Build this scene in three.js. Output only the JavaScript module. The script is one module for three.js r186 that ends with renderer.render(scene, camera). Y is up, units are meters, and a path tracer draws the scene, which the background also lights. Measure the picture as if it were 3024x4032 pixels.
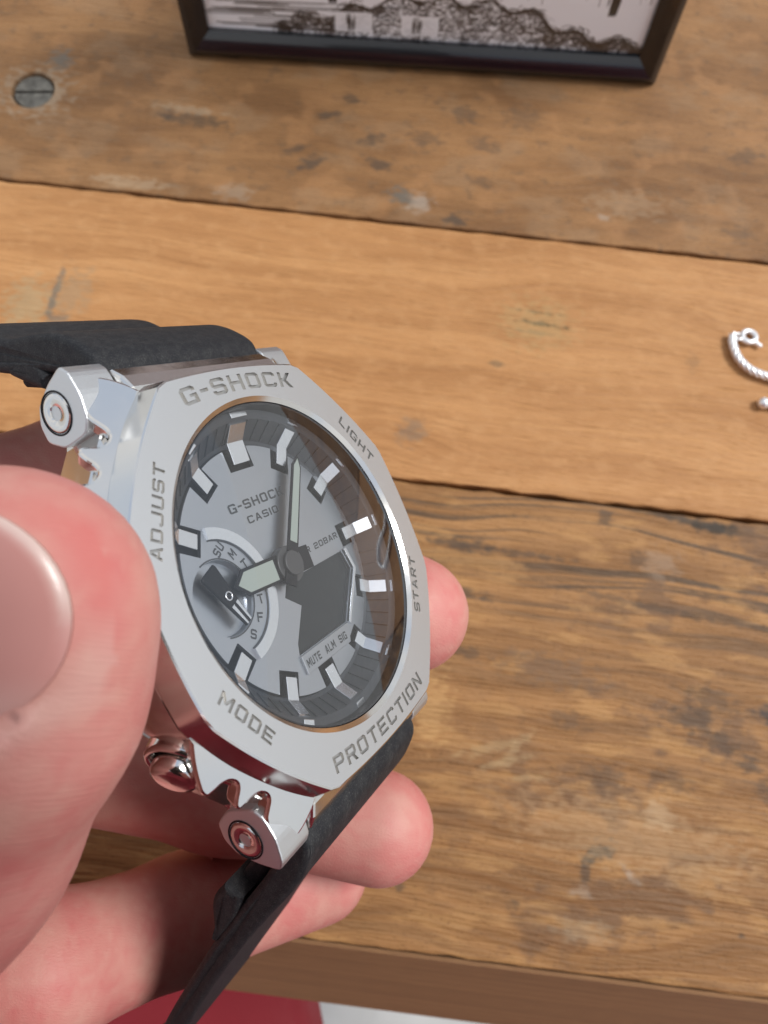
import * as THREE from 'three';
import { mergeGeometries, toCreasedNormals } from 'three/addons/utils/BufferGeometryUtils.js';
import { createNoise2D, createNoise3D } from 'simplex-noise';

// ---------- camera, sky, sun, exposure ----------
const scene = new THREE.Scene();
const camera = new THREE.PerspectiveCamera(71.6, 0.75, 0.004, 400);
camera.position.set(0, 0.17, 0);
camera.up.set(0, 0.2421, -0.9703);
camera.lookAt(0.0094, 0.17 - 0.9702, -0.242);
camera.focus = 0.078;
camera.userData.fStop = 34;
const renderer = new THREE.WebGLRenderer({ antialias: true });
renderer.toneMapping = THREE.LinearToneMapping;
renderer.toneMappingExposure = 1.24;
renderer.shadowMap.enabled = true;

function seeded(a) { return () => { a |= 0; a = a + 0x6D2B79F5 | 0; let t = Math.imul(a ^ a >>> 15, 1 | a); t = t + Math.imul(t ^ t >>> 7, 61 | t) ^ t; return ((t ^ t >>> 14) >>> 0) / 4294967296; }; }
const rnd = seeded(11);
const n2 = createNoise2D(seeded(5)), n3 = createNoise3D(seeded(6));
const fbm = (x, y, o = 4) => { let s = 0, a = 0.5; for (let i = 0; i < o; i++) { s += a * n2(x, y); x = x * 2.03 + 7.1; y = y * 2.03 - 3.7; a *= 0.5; } return s; };
const clamp = (x, a = 0, b = 1) => Math.min(b, Math.max(a, x));
const sstep = (a, b, x) => { x = clamp((x - a) / (b - a)); return x * x * (3 - 2 * x); };
const mixc = (a, b, t) => [a[0] + (b[0] - a[0]) * t, a[1] + (b[1] - a[1]) * t, a[2] + (b[2] - a[2]) * t];

{ // bright, partly clouded sky
  const W = 512, Hh = 256, d = new Float32Array(W * Hh * 4);
  for (let j = 0; j < Hh; j++) for (let i = 0; i < W; i++) {
    const el = ((j + 0.5) / Hh - 0.5) * Math.PI, az = (i + 0.5) / W * 2 * Math.PI;
    const x = Math.cos(el) * Math.cos(az), y = Math.sin(el), z = Math.cos(el) * Math.sin(az);
    let c = 0, a = 0.55, f = 1.6; for (let o = 0; o < 5; o++) { c += a * n3(x * f, y * f * 1.6, z * f); f *= 2.1; a *= 0.5; }
    const cloud = sstep(-0.35, 0.45, c), up = Math.max(0, y);
    const blue = mixc([0.62, 0.75, 0.9], [0.30, 0.48, 0.82], Math.pow(up, 0.6));
    const white = [1.0, 1.0, 1.0];
    const k = mixc(blue, white, 0.4 + 0.6 * cloud).map(v => v * 0.7), o = (j * W + i) * 4;
    d[o] = k[0]; d[o + 1] = k[1]; d[o + 2] = k[2]; d[o + 3] = 1;
  }
  const sky = new THREE.DataTexture(d, W, Hh, THREE.RGBAFormat, THREE.FloatType);
  sky.mapping = THREE.EquirectangularReflectionMapping; sky.magFilter = THREE.LinearFilter; sky.needsUpdate = true;
  scene.background = sky; scene.environment = sky; scene.backgroundIntensity = 1; scene.environmentIntensity = 1;
}
const sun = new THREE.DirectionalLight(new THREE.Color(1, 0.985, 0.96), 2.6);
sun.position.set(1.1, 1.5, -0.3); sun.target.position.set(0, 0.05, -0.03);
sun.castShadow = true; sun.shadow.radius = 38; sun.shadow.mapSize.set(2048, 2048);
Object.assign(sun.shadow.camera, { left: -0.7, right: 0.7, top: 0.7, bottom: -0.7, near: 0.1, far: 5 });
sun.name = 'sun'; sun.target.name = 'sun_target';
scene.add(sun, sun.target);

// ---------- helpers ----------
const V = (x, y, z) => new THREE.Vector3(x, y, z);
function tag(o, label, category, group, kind) { o.userData.label = label; o.userData.category = category; if (group) o.userData.group = group; if (kind) o.userData.kind = kind; return o; }
function mesh(name, geo, mat, parent = scene) { const m = new THREE.Mesh(geo, mat); m.name = name; m.castShadow = m.receiveShadow = true; parent.add(m); return m; }
const MM = 0.001;
function part(name, geos, mat, parent) {   // geometry drawn in millimetres, kept in metres
  const list = (Array.isArray(geos) ? geos : [geos]).map(g => { let q = g.index ? g.toNonIndexed() : g; for (const k of Object.keys(q.attributes)) if (!['position', 'normal', 'uv'].includes(k)) q.deleteAttribute(k); return q; });
  const g = list.length > 1 ? mergeGeometries(list) : list[0];
  const uv = g.attributes.uv; for (let i = 0; i < uv.count; i++) uv.setXY(i, uv.getX(i) * 0.1, uv.getY(i) * 0.1);
  g.scale(MM, MM, MM); g.computeBoundingSphere();
  return mesh(name, g, mat, parent);
}
function tex(w, h, fn, { srgb = false, wrap = THREE.RepeatWrapping, repeat } = {}) {
  const d = new Uint8Array(w * h * 4);
  for (let j = 0; j < h; j++) for (let i = 0; i < w; i++) {
    const c = fn(i, j, i / w, j / h), o = (j * w + i) * 4;
    if (typeof c === 'number') { d[o] = d[o + 1] = d[o + 2] = clamp(c) * 255; } else for (let k = 0; k < 3; k++) { const v = clamp(c[k]); d[o + k] = 255 * (srgb ? (v <= 0.0031308 ? v * 12.92 : 1.055 * Math.pow(v, 1 / 2.4) - 0.055) : v); }
    d[o + 3] = 255;
  }
  const t = new THREE.DataTexture(d, w, h); t.wrapS = t.wrapT = wrap; t.magFilter = THREE.LinearFilter; t.minFilter = THREE.LinearMipmapLinearFilter; t.generateMipmaps = true;
  if (srgb) t.colorSpace = THREE.SRGBColorSpace; if (repeat) t.repeat.set(...repeat); t.needsUpdate = true; return t;
}
const lin = (r, g, b) => new THREE.Color().setRGB(r, g, b);
const std = o => new THREE.MeshPhysicalMaterial(o);
function loft(loops, crease = 0.5) {       // closed loops of equal length, joined by quads
  const pos = [], uv = [], n = loops[0].length;
  for (let k = 0; k + 1 < loops.length; k++) for (let i = 0; i < n; i++) {
    const a = loops[k][i], b = loops[k][(i + 1) % n], c = loops[k + 1][(i + 1) % n], d = loops[k + 1][i];
    for (const p of [a, d, b, b, d, c]) { pos.push(...p); uv.push(p[0], p[1] - p[2]); }
  }
  const g = new THREE.BufferGeometry(); g.setAttribute('position', new THREE.Float32BufferAttribute(pos, 3)); g.setAttribute('uv', new THREE.Float32BufferAttribute(uv, 2)); g.computeVertexNormals();
  return toCreasedNormals(g, crease);
}
const ring = (r, z, n = 180) => Array.from({ length: n }, (_, i) => [r * Math.sin(i / n * 2 * Math.PI), r * Math.cos(i / n * 2 * Math.PI), z]).reverse();
const shapeOf = (pts, holes = []) => { const s = new THREE.Shape(pts.map(p => new THREE.Vector2(p[0], p[1]))); for (const h of holes) s.holes.push(new THREE.Path(h.map(p => new THREE.Vector2(p[0], p[1])))); return s; };
const flat = (pts, z, holes) => new THREE.ShapeGeometry(shapeOf(pts, holes)).translate(0, 0, z);
const slab = (pts, z0, z1, bevel = 0, holes) => {
  const g = new THREE.ExtrudeGeometry(shapeOf(pts, holes), { depth: z1 - z0 - 2 * bevel, bevelEnabled: bevel > 0, bevelSize: bevel, bevelThickness: bevel, bevelOffset: -bevel, bevelSegments: 2, curveSegments: 8 });
  return g.translate(0, 0, z0 + bevel);
};
const arcPts = (cx, cy, r, a0, a1, n) => Array.from({ length: n + 1 }, (_, i) => { const a = (a0 + (a1 - a0) * i / n) * Math.PI / 180; return [cx + r * Math.sin(a), cy + r * Math.cos(a)]; });
const disc = (cx, cy, r, n = 48) => arcPts(cx, cy, r, 0, 360 * (n - 1) / n, n - 1);

// squared lettering, drawn on a grid 7 high
const ROUND = [[1, 0], [5, 0], [6, 1], [6, 6], [5, 7], [1, 7], [0, 6], [0, 1]], INNER = [[1.7, 1.4], [4.3, 1.4], [4.6, 1.7], [4.6, 5.3], [4.3, 5.6], [1.7, 5.6], [1.4, 5.3], [1.4, 1.7]];
const BOWL = [[1.4, 4], [4.6, 4], [4.6, 5.6], [1.4, 5.6]];
const M_ = [[0, 0], [1.4, 0], [1.4, 4.5], [2.9, 2], [4.1, 2], [5.6, 4.5], [5.6, 0], [7, 0], [7, 7], [5.6, 7], [3.5, 3.6], [1.4, 7], [0, 7]];
const GLYPH = {
  O: [6, ROUND, INNER], 0: [6, ROUND, INNER], D: [6, [[0, 0], [5, 0], [6, 1], [6, 6], [5, 7], [0, 7]], [[1.4, 1.4], [4.4, 1.4], [4.6, 1.6], [4.6, 5.4], [4.4, 5.6], [1.4, 5.6]]],
  C: [6, [[6, 5], [6, 6], [5, 7], [1, 7], [0, 6], [0, 1], [1, 0], [5, 0], [6, 1], [6, 2], [4.6, 2], [4.6, 1.4], [1.4, 1.4], [1.4, 5.6], [4.6, 5.6], [4.6, 5]]],
  G: [6, [[6, 5], [6, 6], [5, 7], [1, 7], [0, 6], [0, 1], [1, 0], [6, 0], [6, 3.9], [3.2, 3.9], [3.2, 2.7], [4.6, 2.7], [4.6, 1.4], [1.4, 1.4], [1.4, 5.6], [4.6, 5.6], [4.6, 5]]],
  S: [6, [[6, 5.1], [6, 6], [5, 7], [1, 7], [0, 6], [0, 3.8], [1, 2.8], [4.6, 2.8], [4.6, 1.4], [1.4, 1.4], [1.4, 1.9], [0, 1.9], [0, 1], [1, 0], [5, 0], [6, 1], [6, 3.2], [5, 4.2], [1.4, 4.2], [1.4, 5.6], [4.6, 5.6], [4.6, 5.1]]],
  H: [6, [[0, 0], [1.4, 0], [1.4, 2.8], [4.6, 2.8], [4.6, 0], [6, 0], [6, 7], [4.6, 7], [4.6, 4.2], [1.4, 4.2], [1.4, 7], [0, 7]]],
  K: [6.1, [[0, 0], [1.4, 0], [1.4, 2.8], [2.2, 2.8], [4.3, 0], [6.1, 0], [3.5, 3.5], [6, 7], [4.2, 7], [2.2, 4.2], [1.4, 4.2], [1.4, 7], [0, 7]]],
  A: [6.2, [[0, 0], [1.5, 0], [2, 1.5], [4.2, 1.5], [4.7, 0], [6.2, 0], [3.9, 7], [2.3, 7]], [[2.4, 2.8], [3.8, 2.8], [3.1, 5.2]]],
  J: [6, [[6, 7], [4.6, 7], [4.6, 1.4], [1.4, 1.4], [1.4, 2.2], [0, 2.2], [0, 1], [1, 0], [5, 0], [6, 1]]],
  U: [6, [[0, 7], [0, 1], [1, 0], [5, 0], [6, 1], [6, 7], [4.6, 7], [4.6, 1.4], [1.4, 1.4], [1.4, 7]]],
  T: [6, [[2.3, 0], [3.7, 0], [3.7, 5.6], [6, 5.6], [6, 7], [0, 7], [0, 5.6], [2.3, 5.6]]],
  M: [7, M_], W: [7, M_.map(([x, y]) => [x, 7 - y]).reverse()],
  E: [6, [[0, 0], [6, 0], [6, 1.4], [1.4, 1.4], [1.4, 2.8], [5.2, 2.8], [5.2, 4.2], [1.4, 4.2], [1.4, 5.6], [6, 5.6], [6, 7], [0, 7]]],
  F: [6, [[0, 0], [1.4, 0], [1.4, 2.8], [5.2, 2.8], [5.2, 4.2], [1.4, 4.2], [1.4, 5.6], [6, 5.6], [6, 7], [0, 7]]],
  P: [6, [[0, 0], [1.4, 0], [1.4, 2.6], [5, 2.6], [6, 3.6], [6, 6], [5, 7], [0, 7]], BOWL],
  R: [6.1, [[0, 0], [1.4, 0], [1.4, 2.6], [3, 2.6], [4.5, 0], [6.1, 0], [4.6, 2.6], [5, 2.6], [6, 3.6], [6, 6], [5, 7], [0, 7]], BOWL],
  I: [1.4, [[0, 0], [1.4, 0], [1.4, 7], [0, 7]]],
  N: [6, [[0, 0], [1.4, 0], [1.4, 4.6], [4.6, 0], [6, 0], [6, 7], [4.6, 7], [4.6, 2.4], [1.4, 7], [0, 7]]],
  L: [5.4, [[0, 0], [5.4, 0], [5.4, 1.4], [1.4, 1.4], [1.4, 7], [0, 7]]],
  B: [6, [[0, 0], [5, 0], [6, 1], [6, 3], [5.5, 3.5], [6, 4], [6, 6], [5, 7], [0, 7]], [[1.4, 1.4], [4.6, 1.4], [4.6, 2.9], [1.4, 2.9]], [[1.4, 4.2], [4.6, 4.2], [4.6, 5.6], [1.4, 5.6]]],
  2: [6, [[0, 0], [6, 0], [6, 1.4], [1.4, 1.4], [1.4, 2.8], [5, 2.8], [6, 3.8], [6, 6], [5, 7], [1, 7], [0, 6], [0, 5], [1.4, 5], [1.4, 5.6], [4.6, 5.6], [4.6, 4.2], [1, 4.2], [0, 3.2]]],
  '-': [3.2, [[0, 2.9], [3.2, 2.9], [3.2, 4.3], [0, 4.3]]], ' ': [3],
};
// lays a word along a line or a slight arc: returns [{outer, holes}] in millimetres
function word(text, { at, turn = 0, height, width, bend = 0 }) {
  const s = height / 7, gap = 1.5; let w = 0; for (const ch of text) w += GLYPH[ch][0] + gap; w -= gap;
  const sx = width / w, out = []; let x = -w / 2;
  const c = Math.cos(turn), n = Math.sin(turn);
  for (const ch of text) {
    const [gw, ...loops] = GLYPH[ch];
    const mid = (x + gw / 2) * sx, a = bend ? mid / bend : 0, ca = Math.cos(a), sa = Math.sin(a);
    const put = ([px, py]) => {
      const lx = (px - gw / 2) * sx, ly = (py - 3.5) * s;
      let X, Y; if (bend) { X = bend * sa + lx * ca + ly * sa; Y = bend * (ca - 1) - lx * sa + ly * ca; } else { X = mid + lx; Y = ly; }
      return [at[0] + X * c - Y * n, at[1] + X * n + Y * c];
    };
    if (loops.length) out.push({ outer: loops[0].map(put), holes: loops.slice(1).map(l => l.map(put)) });
    x += gw + gap;
  }
  return out;
}
const printWord = (t, o, z) => word(t, o).map(l => flat(l.outer, z, l.holes));

// ---------- materials ----------
const brushTex = tex(512, 512, (i, j, u, v) => 0.5 + 0.28 * fbm(u * 4, v * 220, 2) + 0.22 * (rnd() - 0.5));
const grainTex = tex(512, 512, (i, j, u, v) => 0.5 + 0.3 * fbm(u * 60, v * 60, 3) + 0.3 * (rnd() - 0.5));
const wearTex = tex(512, 512, (i, j, u, v) => { const s = Math.abs(fbm(u * 3 + 4, v * 90, 3)); return clamp(0.13 + 0.07 * Math.max(0, fbm(u * 3, v * 3, 3) + 0.1) + (s < 0.006 ? 0.1 : 0)); });
const M = {
  brushed: std({ color: lin(0.66, 0.67, 0.675), metalness: 1, roughness: 0.42, bumpMap: brushTex, bumpScale: 0.00002 }),
  polished: std({ color: lin(0.74, 0.725, 0.70), metalness: 1, roughness: 1, roughnessMap: wearTex, bumpMap: grainTex, bumpScale: 0.0000005 }),
  engraved: std({ color: lin(0.5, 0.49, 0.47), metalness: 1, roughness: 0.4 }),
  dial: std({ color: lin(0.45, 0.475, 0.51), metalness: 1, roughness: 0.34, bumpMap: brushTex, bumpScale: 0.000008 }),
  facet: std({ color: lin(0.76, 0.79, 0.83), metalness: 1, roughness: 0.22 }),
  flange: std({ color: lin(0.045, 0.05, 0.058), metalness: 0.5, roughness: 0.4 }),
  black: std({ color: lin(0.008, 0.008, 0.01), roughness: 0.45, specularIntensity: 0.35 }),
  ink: std({ color: lin(0.03, 0.033, 0.036), roughness: 0.5 }),
  lume: std({ color: lin(0.23, 0.265, 0.24), roughness: 0.6 }),
  lcd: std({ color: lin(0.018, 0.02, 0.022), roughness: 0.2, specularIntensity: 0.4 }),
  glass: std({ color: 0xffffff, transmission: 1, thickness: 0, roughness: 0.0, ior: 1.8 }),
};

// ---------- ground ----------
{
  const pave = tex(512, 512, (i, j, u, v) => mixc([0.36, 0.355, 0.34], [0.48, 0.475, 0.46], 0.5 + 0.6 * fbm(u * 12, v * 12, 4)), { srgb: true, repeat: [200, 200] });
  const g = new THREE.PlaneGeometry(300, 300); g.rotateX(-Math.PI / 2);
  const m = mesh('ground', g, std({ map: pave, roughness: 0.9 })); m.position.y = -0.72; m.userData.kind = 'structure'; m.userData.label = 'pale floor paving under the table';
}

// ---------- the wooden table ----------
const table = new THREE.Group(); table.name = 'wooden_table'; table.rotation.y = -6.94 * Math.PI / 180; scene.add(table);
tag(table, 'worn wooden table top of wide planks with dark stains', 'table');
// colour of the boards; p runs along them, q across (mm)
const streak = (p, q, f, seed) => fbm(p * 0.004 + seed, q * f + 0.35 * fbm(p * 0.01, q * 0.05 + seed, 2), 4);
function blot(p, q, m) {
  const c = Math.cos(m[4] || 0), s = Math.sin(m[4] || 0), x = p - m[0], y = q - m[1], a = (x * c + y * s) / m[2], b = (-x * s + y * c) / m[3];
  const r0 = Math.hypot(a, b); if (r0 > 2) return 0;
  const r = r0 + 0.8 * fbm(p * 0.22 + m[0], q * 0.38 + m[1], 5);
  return 1 - sstep(0.3, 1.2, r);
}
function boardColour(kind, marks) {
  return (p, q) => {
    let c, h = 0.5;
    const wob = 5 * fbm(p * 0.012, q * 0.03, 2), g1 = streak(p, q + wob, 0.13, kind * 31), g2 = streak(p * 2.4, q + wob, 0.75, kind * 17 + 3), fine = fbm(p * 0.07, q * 1.7, 3), pat = fbm(p * 0.018 + kind * 9, q * 0.035, 4), mot = fbm(p * 0.11 + 50, q * 0.15 + kind, 4);
    if (kind === 1) {
      c = mixc([0.40, 0.21, 0.09], [0.515, 0.288, 0.13], clamp(0.55 + 0.9 * g1 + 0.35 * pat));
      c = mixc(c, [0.30, 0.150, 0.06], clamp(sstep(0.1, 0.5, g2) * 0.28));
      c = mixc(c, [0.56, 0.335, 0.165], clamp(0.6 * mot));
    } else if (kind === 0) {
      c = mixc([0.215, 0.118, 0.056], [0.345, 0.198, 0.094], clamp(0.5 + 0.8 * pat + 0.5 * g1));
      c = mixc(c, [0.19, 0.12, 0.07], clamp(0.6 * sstep(0.22, 0.6, mot + 0.25 * g2)));
      c = mixc(c, [0.365, 0.205, 0.098], clamp(0.6 * sstep(0.1, 0.5, fbm(p * 0.05, q * 0.06 + 40, 3))));
      c = mixc(c, [0.31, 0.215, 0.135], 0.35 * sstep(0.05, 0.45, fbm(p * 0.035 + 9, q * 0.05, 4)));
    } else {
      const grey = sstep(-12, -38, q + 10 * pat) * 0.75 + 0.2;
      c = mixc([0.265, 0.145, 0.065], [0.405, 0.23, 0.102], clamp(0.5 + 0.9 * g1 + 0.5 * pat));
      c = mixc(c, [0.13, 0.09, 0.06], clamp(grey * 1.15 * sstep(0.0, 0.36, streak(p, q + wob, 0.3, 77))));
      c = mixc(c, [0.19, 0.115, 0.068], clamp(0.85 * sstep(0.0, 0.45, pat + 0.5 * mot) * sstep(5, 60, p + 0.5 * q)));
      c = mixc(c, [0.5, 0.30, 0.13], clamp(0.5 * sstep(0.12, 0.45, fbm(p * 0.03 + 5, q * 0.09, 4))));
      c = mixc(c, [0.22, 0.11, 0.045], clamp(0.6 * sstep(0.18, 0.42, streak(p, q + wob, 0.22, 5)) * sstep(5, 35, q)));
    }
    const sp = n2(p * 0.9, q * 2.6) * n2(p * 0.5 + 9, q * 1.1); c = mixc(c, [c[0] * 0.45, c[1] * 0.42, c[2] * 0.4], kind === 1 ? 0.35 * sstep(0.3, 0.6, sp) : 0.6 * sstep(0.2, 0.55, sp));
    c = mixc(c, [c[0] * 0.62, c[1] * 0.6, c[2] * 0.58], clamp(0.5 + 0.9 * fine) * (kind === 1 ? 0.22 : 0.32));
    h += 0.25 * fine + 0.2 * g2;
    c = [c[0] * 0.95, c[1] * 0.87, c[2] * 0.78];
    for (const m of marks) { const k = blot(p, q, m) * m[6]; if (k > 0) { c = mixc(c, m[5], k); h -= 0.3 * k * (m[7] || 0); } }
    return [c, h];
  };
}
const DK = [0.075, 0.056, 0.042], GREY = [0.13, 0.12, 0.10], PALE = [0.52, 0.43, 0.30], WHT = [0.45, 0.42, 0.36];
const MARKS = [
  [[-113, -166, 4, 4.5, 0.3, GREY, 0.75], [-118, -154, 11, 9, 0, [0.33, 0.25, 0.17], 0.7], [-71, -150.5, 10, 2.6, 0.03, [0.10, 0.065, 0.04], 0.75, 1], [-72, -153.5, 10, 1.6, 0.03, PALE, 0.28], [-79, -151, 3, 2, 0, DK, 0.6], [-85, -127.5, 13, 2.2, 0, PALE, 0.25], [-56, -128, 6, 3, 0, [0.34, 0.28, 0.21], 0.35],
    [-4.5, -131, 4.2, 3.6, 0.3, WHT, 0.38], [-9.5, -132.5, 4.5, 3, 0.3, GREY, 0.8], [6, -127, 4, 2, 0, DK, 0.8], [-33, -157, 3.5, 1.6, -0.3, DK, 0.7], [-20, -150, 4, 2, -0.4, DK, 0.65], [-36, -140, 5, 2.2, -0.6, DK, 0.75], [-17, -142, 4.5, 2, 0.2, DK, 0.7], [-41, -144, 4, 1.6, -0.4, DK, 0.6], [-5, -152, 6, 3, 0.1, DK, 0.45], [12, -152, 5, 2.6, 0.2, DK, 0.5], [22, -163, 6, 5, 0.1, DK, 0.35], [6, -162, 5, 3, 0.2, DK, 0.5], [-28, -163, 4, 2, 0, DK, 0.6], [12, -140, 4, 2, 0.3, DK, 0.45], [86, -158, 6, 3, -0.3, DK, 0.45], [84, -132, 5, 3, 0.2, DK, 0.4], [53, -138, 12, 5, 0, [0.42, 0.32, 0.21], 0.22], [47, -133, 2, 1.2, 0, WHT, 0.3]],
  [[32, -98.2, 8.6, 0.8, 0.035, [0.05, 0.04, 0.025], 0.95, 1], [31, -101.5, 7, 0.6, 0.03, [0.14, 0.10, 0.05], 0.75, 1], [31, -95.6, 7, 0.7, 0.05, [0.17, 0.12, 0.06], 0.6], [31, -98, 11, 8, 0, [0.40, 0.27, 0.12], 0.45], [-104, -87, 7, 9, 0, [0.36, 0.27, 0.15], 0.6], [-97.5, -90, 1.2, 10, 0.05, GREY, 0.75], [-95, -84, 3.2, 2, 0, GREY, 0.6], [-93, -92, 6, 8, 0.2, [0.28, 0.22, 0.14], 0.4], [21.5, -85.5, 3, 1, 0.1, [0.16, 0.11, 0.06], 0.6], [72, -92, 2, 3, 0.3, [0.24, 0.13, 0.06], 0.5], [1, -64, 4, 4, 0, GREY, 0.45], [68, -98, 6, 6, 0, [0.46, 0.24, 0.1], 0.4]],
  [[77, -48.2, 7, 1.8, 0.06, [0.05, 0.04, 0.03], 0.9], [70, -49.5, 6, 1.2, 0.06, DK, 0.7], [51, -47.5, 2, 2.6, 0.4, DK, 0.65], [16, -36.5, 9, 1.8, 0.05, DK, 0.75], [30, -36, 14, 1, 0.02, DK, 0.6], [65, -37.5, 5, 4, 0, [0.36, 0.29, 0.22], 0.28], [59, -38, 3, 2.5, 0, DK, 0.5], [16, -25, 10, 1.4, 0.08, DK, 0.7], [60, -27, 22, 1.1, 0.1, DK, 0.5],
    [52.5, 29.2, 4.4, 2.6, -0.5, [0.09, 0.075, 0.055], 0.9], [50.2, 33.4, 1.4, 3, 0.1, DK, 0.7], [49.5, 37.5, 3, 1.4, 0, [0.38, 0.31, 0.24], 0.35], [73, -1.5, 8, 3.4, 0.1, DK, 0.6], [77, -7, 9, 3, 0.2, DK, 0.5], [91, -5, 4, 2.2, 0, [0.06, 0.05, 0.045], 0.85], [86, 6.6, 3, 2, 0, DK, 0.7], [80, 3, 5, 2.6, 0.3, DK, 0.55], [68, 12, 6, 2.6, 0.2, DK, 0.45], [92, 12, 7, 3, 0.2, DK, 0.5], [54, 14, 6, 4, 0.2, DK, 0.4], [45, 1.5, 5, 2.4, 0.2, DK, 0.4], [40, -9, 14, 4, 0.1, [0.17, 0.11, 0.07], 0.55], [18, -11, 6, 1.6, 0.1, DK, 0.55],
    [13, 3, 5, 9, 0, [0.52, 0.31, 0.13], 0.55], [27, 10, 9, 1.5, -0.35, [0.52, 0.38, 0.20], 0.28], [31, 12.5, 7, 1.1, -0.4, [0.52, 0.39, 0.21], 0.28], [33, 9, 1.1, 6, 0.7, [0.5, 0.37, 0.2], 0.28], [37, 15, 6, 1, -0.2, [0.5, 0.37, 0.2], 0.28], [66, 20, 4, 3.6, 0, [0.45, 0.31, 0.18], 0.55], [60, 33, 3, 1, 0.7, WHT, 0.4], [50, 45, 7, 2.6, 0, [0.40, 0.31, 0.2], 0.3], [84, 42, 1.2, 1, 0, DK, 0.7], [35, 41.5, 1.6, 1.2, 0, DK, 0.6], [10, 41, 1.2, 1, 0, DK, 0.6], [60, 25, 30, 8, 0.1, [0.46, 0.30, 0.16], 0.35]],
];
function plank(kind, q0, q1, thick, mat, y = 0) {
  const w = q1 - q0, L = 900, rag = (x, k) => 0.28 * n2(x * 0.09, k * 7.7) + 0.2 * n2(x * 0.35, k * 3.1), lower = [], upper = [];
  for (let x = -L / 2; x <= 178; x += 4) { lower.push([x, -q1 + rag(x, kind + 1)]); upper.unshift([x, -q0 + rag(x, kind + 5)]); }
  const g = slab([...lower, ...upper], -thick, 0, 0.6, kind === 0 ? [disc(-119, 154.7, 6.1, 40)] : undefined);
  const pos = g.attributes.position, uv = g.attributes.uv;
  for (let i = 0; i < pos.count; i++) uv.setXY(i, (pos.getX(i) + 200) / 400 * 10, (-pos.getY(i) + (Math.abs(pos.getZ(i)) > 1.5 ? 4 : 0) - q0) / w * 10);
  g.rotateX(-Math.PI / 2); g.translate(0, y, 0);
  return part('plank', g, mat, table);
}
const edges = [-300, -124.6, -51.5, 53.4];
[0, 1, 2].forEach(k => {
  const q0 = k ? edges[k] + 0.9 : -300, q1 = edges[k + 1] - (k < 2 ? 0 : 0), w = q1 - q0, TW = 1536, TH = k ? Math.round(TW * w / 400) : Math.round(TW * w / 400);
  const f = boardColour(k, MARKS[k]), hgt = new Float32Array(TW * TH);
  const map = tex(TW, TH, (i, j) => { const [c, h] = f(-200 + (i + 0.5) / TW * 400, q0 + (j + 0.5) / TH * w); hgt[j * TW + i] = h; return c; }, { srgb: true, wrap: THREE.MirroredRepeatWrapping });
  const bump = tex(TW, TH, (i, j) => hgt[j * TW + i], { wrap: THREE.MirroredRepeatWrapping });
  plank(k, q0, q1, 24, std({ map, bumpMap: bump, bumpScale: 0.0009, roughness: 0.58, specularIntensity: 0.35 }));
});
{ // sloping, weathered front edge of the last plank
  const map = tex(1024, 192, (i, j) => { const p = i * 0.4, q = j * 0.25; const st = streak(p, q, 0.5, 90), f = fbm(p * 0.08, q * 1.3, 3); return mixc([0.245, 0.132, 0.06], [0.375, 0.205, 0.09], clamp(0.5 + 0.8 * st + 0.5 * f)); }, { srgb: true, wrap: THREE.MirroredRepeatWrapping });
  const g = slab([[53.7, -0.5], [54.6, -0.9], [82.8, -47], [81, -49], [62, -49], [53.7, -25]].reverse(), -178, 450, 0.4);
  const pos = g.attributes.position, uv = g.attributes.uv; for (let i = 0; i < pos.count; i++) uv.setXY(i, pos.getZ(i) / 400 * 10, (pos.getX(i) - pos.getY(i)) / 48 * 10);
  g.applyMatrix4(new THREE.Matrix4().makeBasis(V(0, 0, 1), V(0, 1, 0), V(-1, 0, 0)));
  part('front_edge', g, std({ map, roughness: 0.8, bumpMap: grainTex, bumpScale: 0.0002 }), table).userData.label = 'sloping front edge of the table';
}
{ // slotted screw
  const steel = std({ map: tex(128, 128, (i, j, u, v) => mixc([0.12, 0.112, 0.095], [0.25, 0.235, 0.20], clamp(0.5 + 1.1 * fbm(u * 1.3, v * 1.3, 2))), { srgb: true }), metalness: 0.4, roughness: 0.6, bumpMap: grainTex, bumpScale: 0.0002 });
  const cx = -119, cz = -154.7, s = new THREE.Group(); s.name = 'screw'; s.position.set(cx * MM, 0, cz * MM); s.rotation.y = 0.14; table.add(s);
  const half = sg => arcPts(0, 0, 5.5, sg > 0 ? -85 : 95, sg > 0 ? 85 : 265, 24);
  part('screw_head', [1, -1].map(sg => slab(half(sg).map(([x, y]) => [x, y]), -3, -0.75, 0.35).rotateX(-Math.PI / 2)), steel, s);
  part('screw_slot', slab(disc(0, 0, 6.0), -4, -1.7, 0.02).rotateX(-Math.PI / 2), std({ color: lin(0.035, 0.03, 0.025), roughness: 0.9 }), s);
  for (const m of s.children) { const uv = m.geometry.attributes.uv; for (let i = 0; i < uv.count; i++) uv.setXY(i, uv.getX(i) * 1.5, uv.getY(i) * 1.5); }
}

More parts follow.
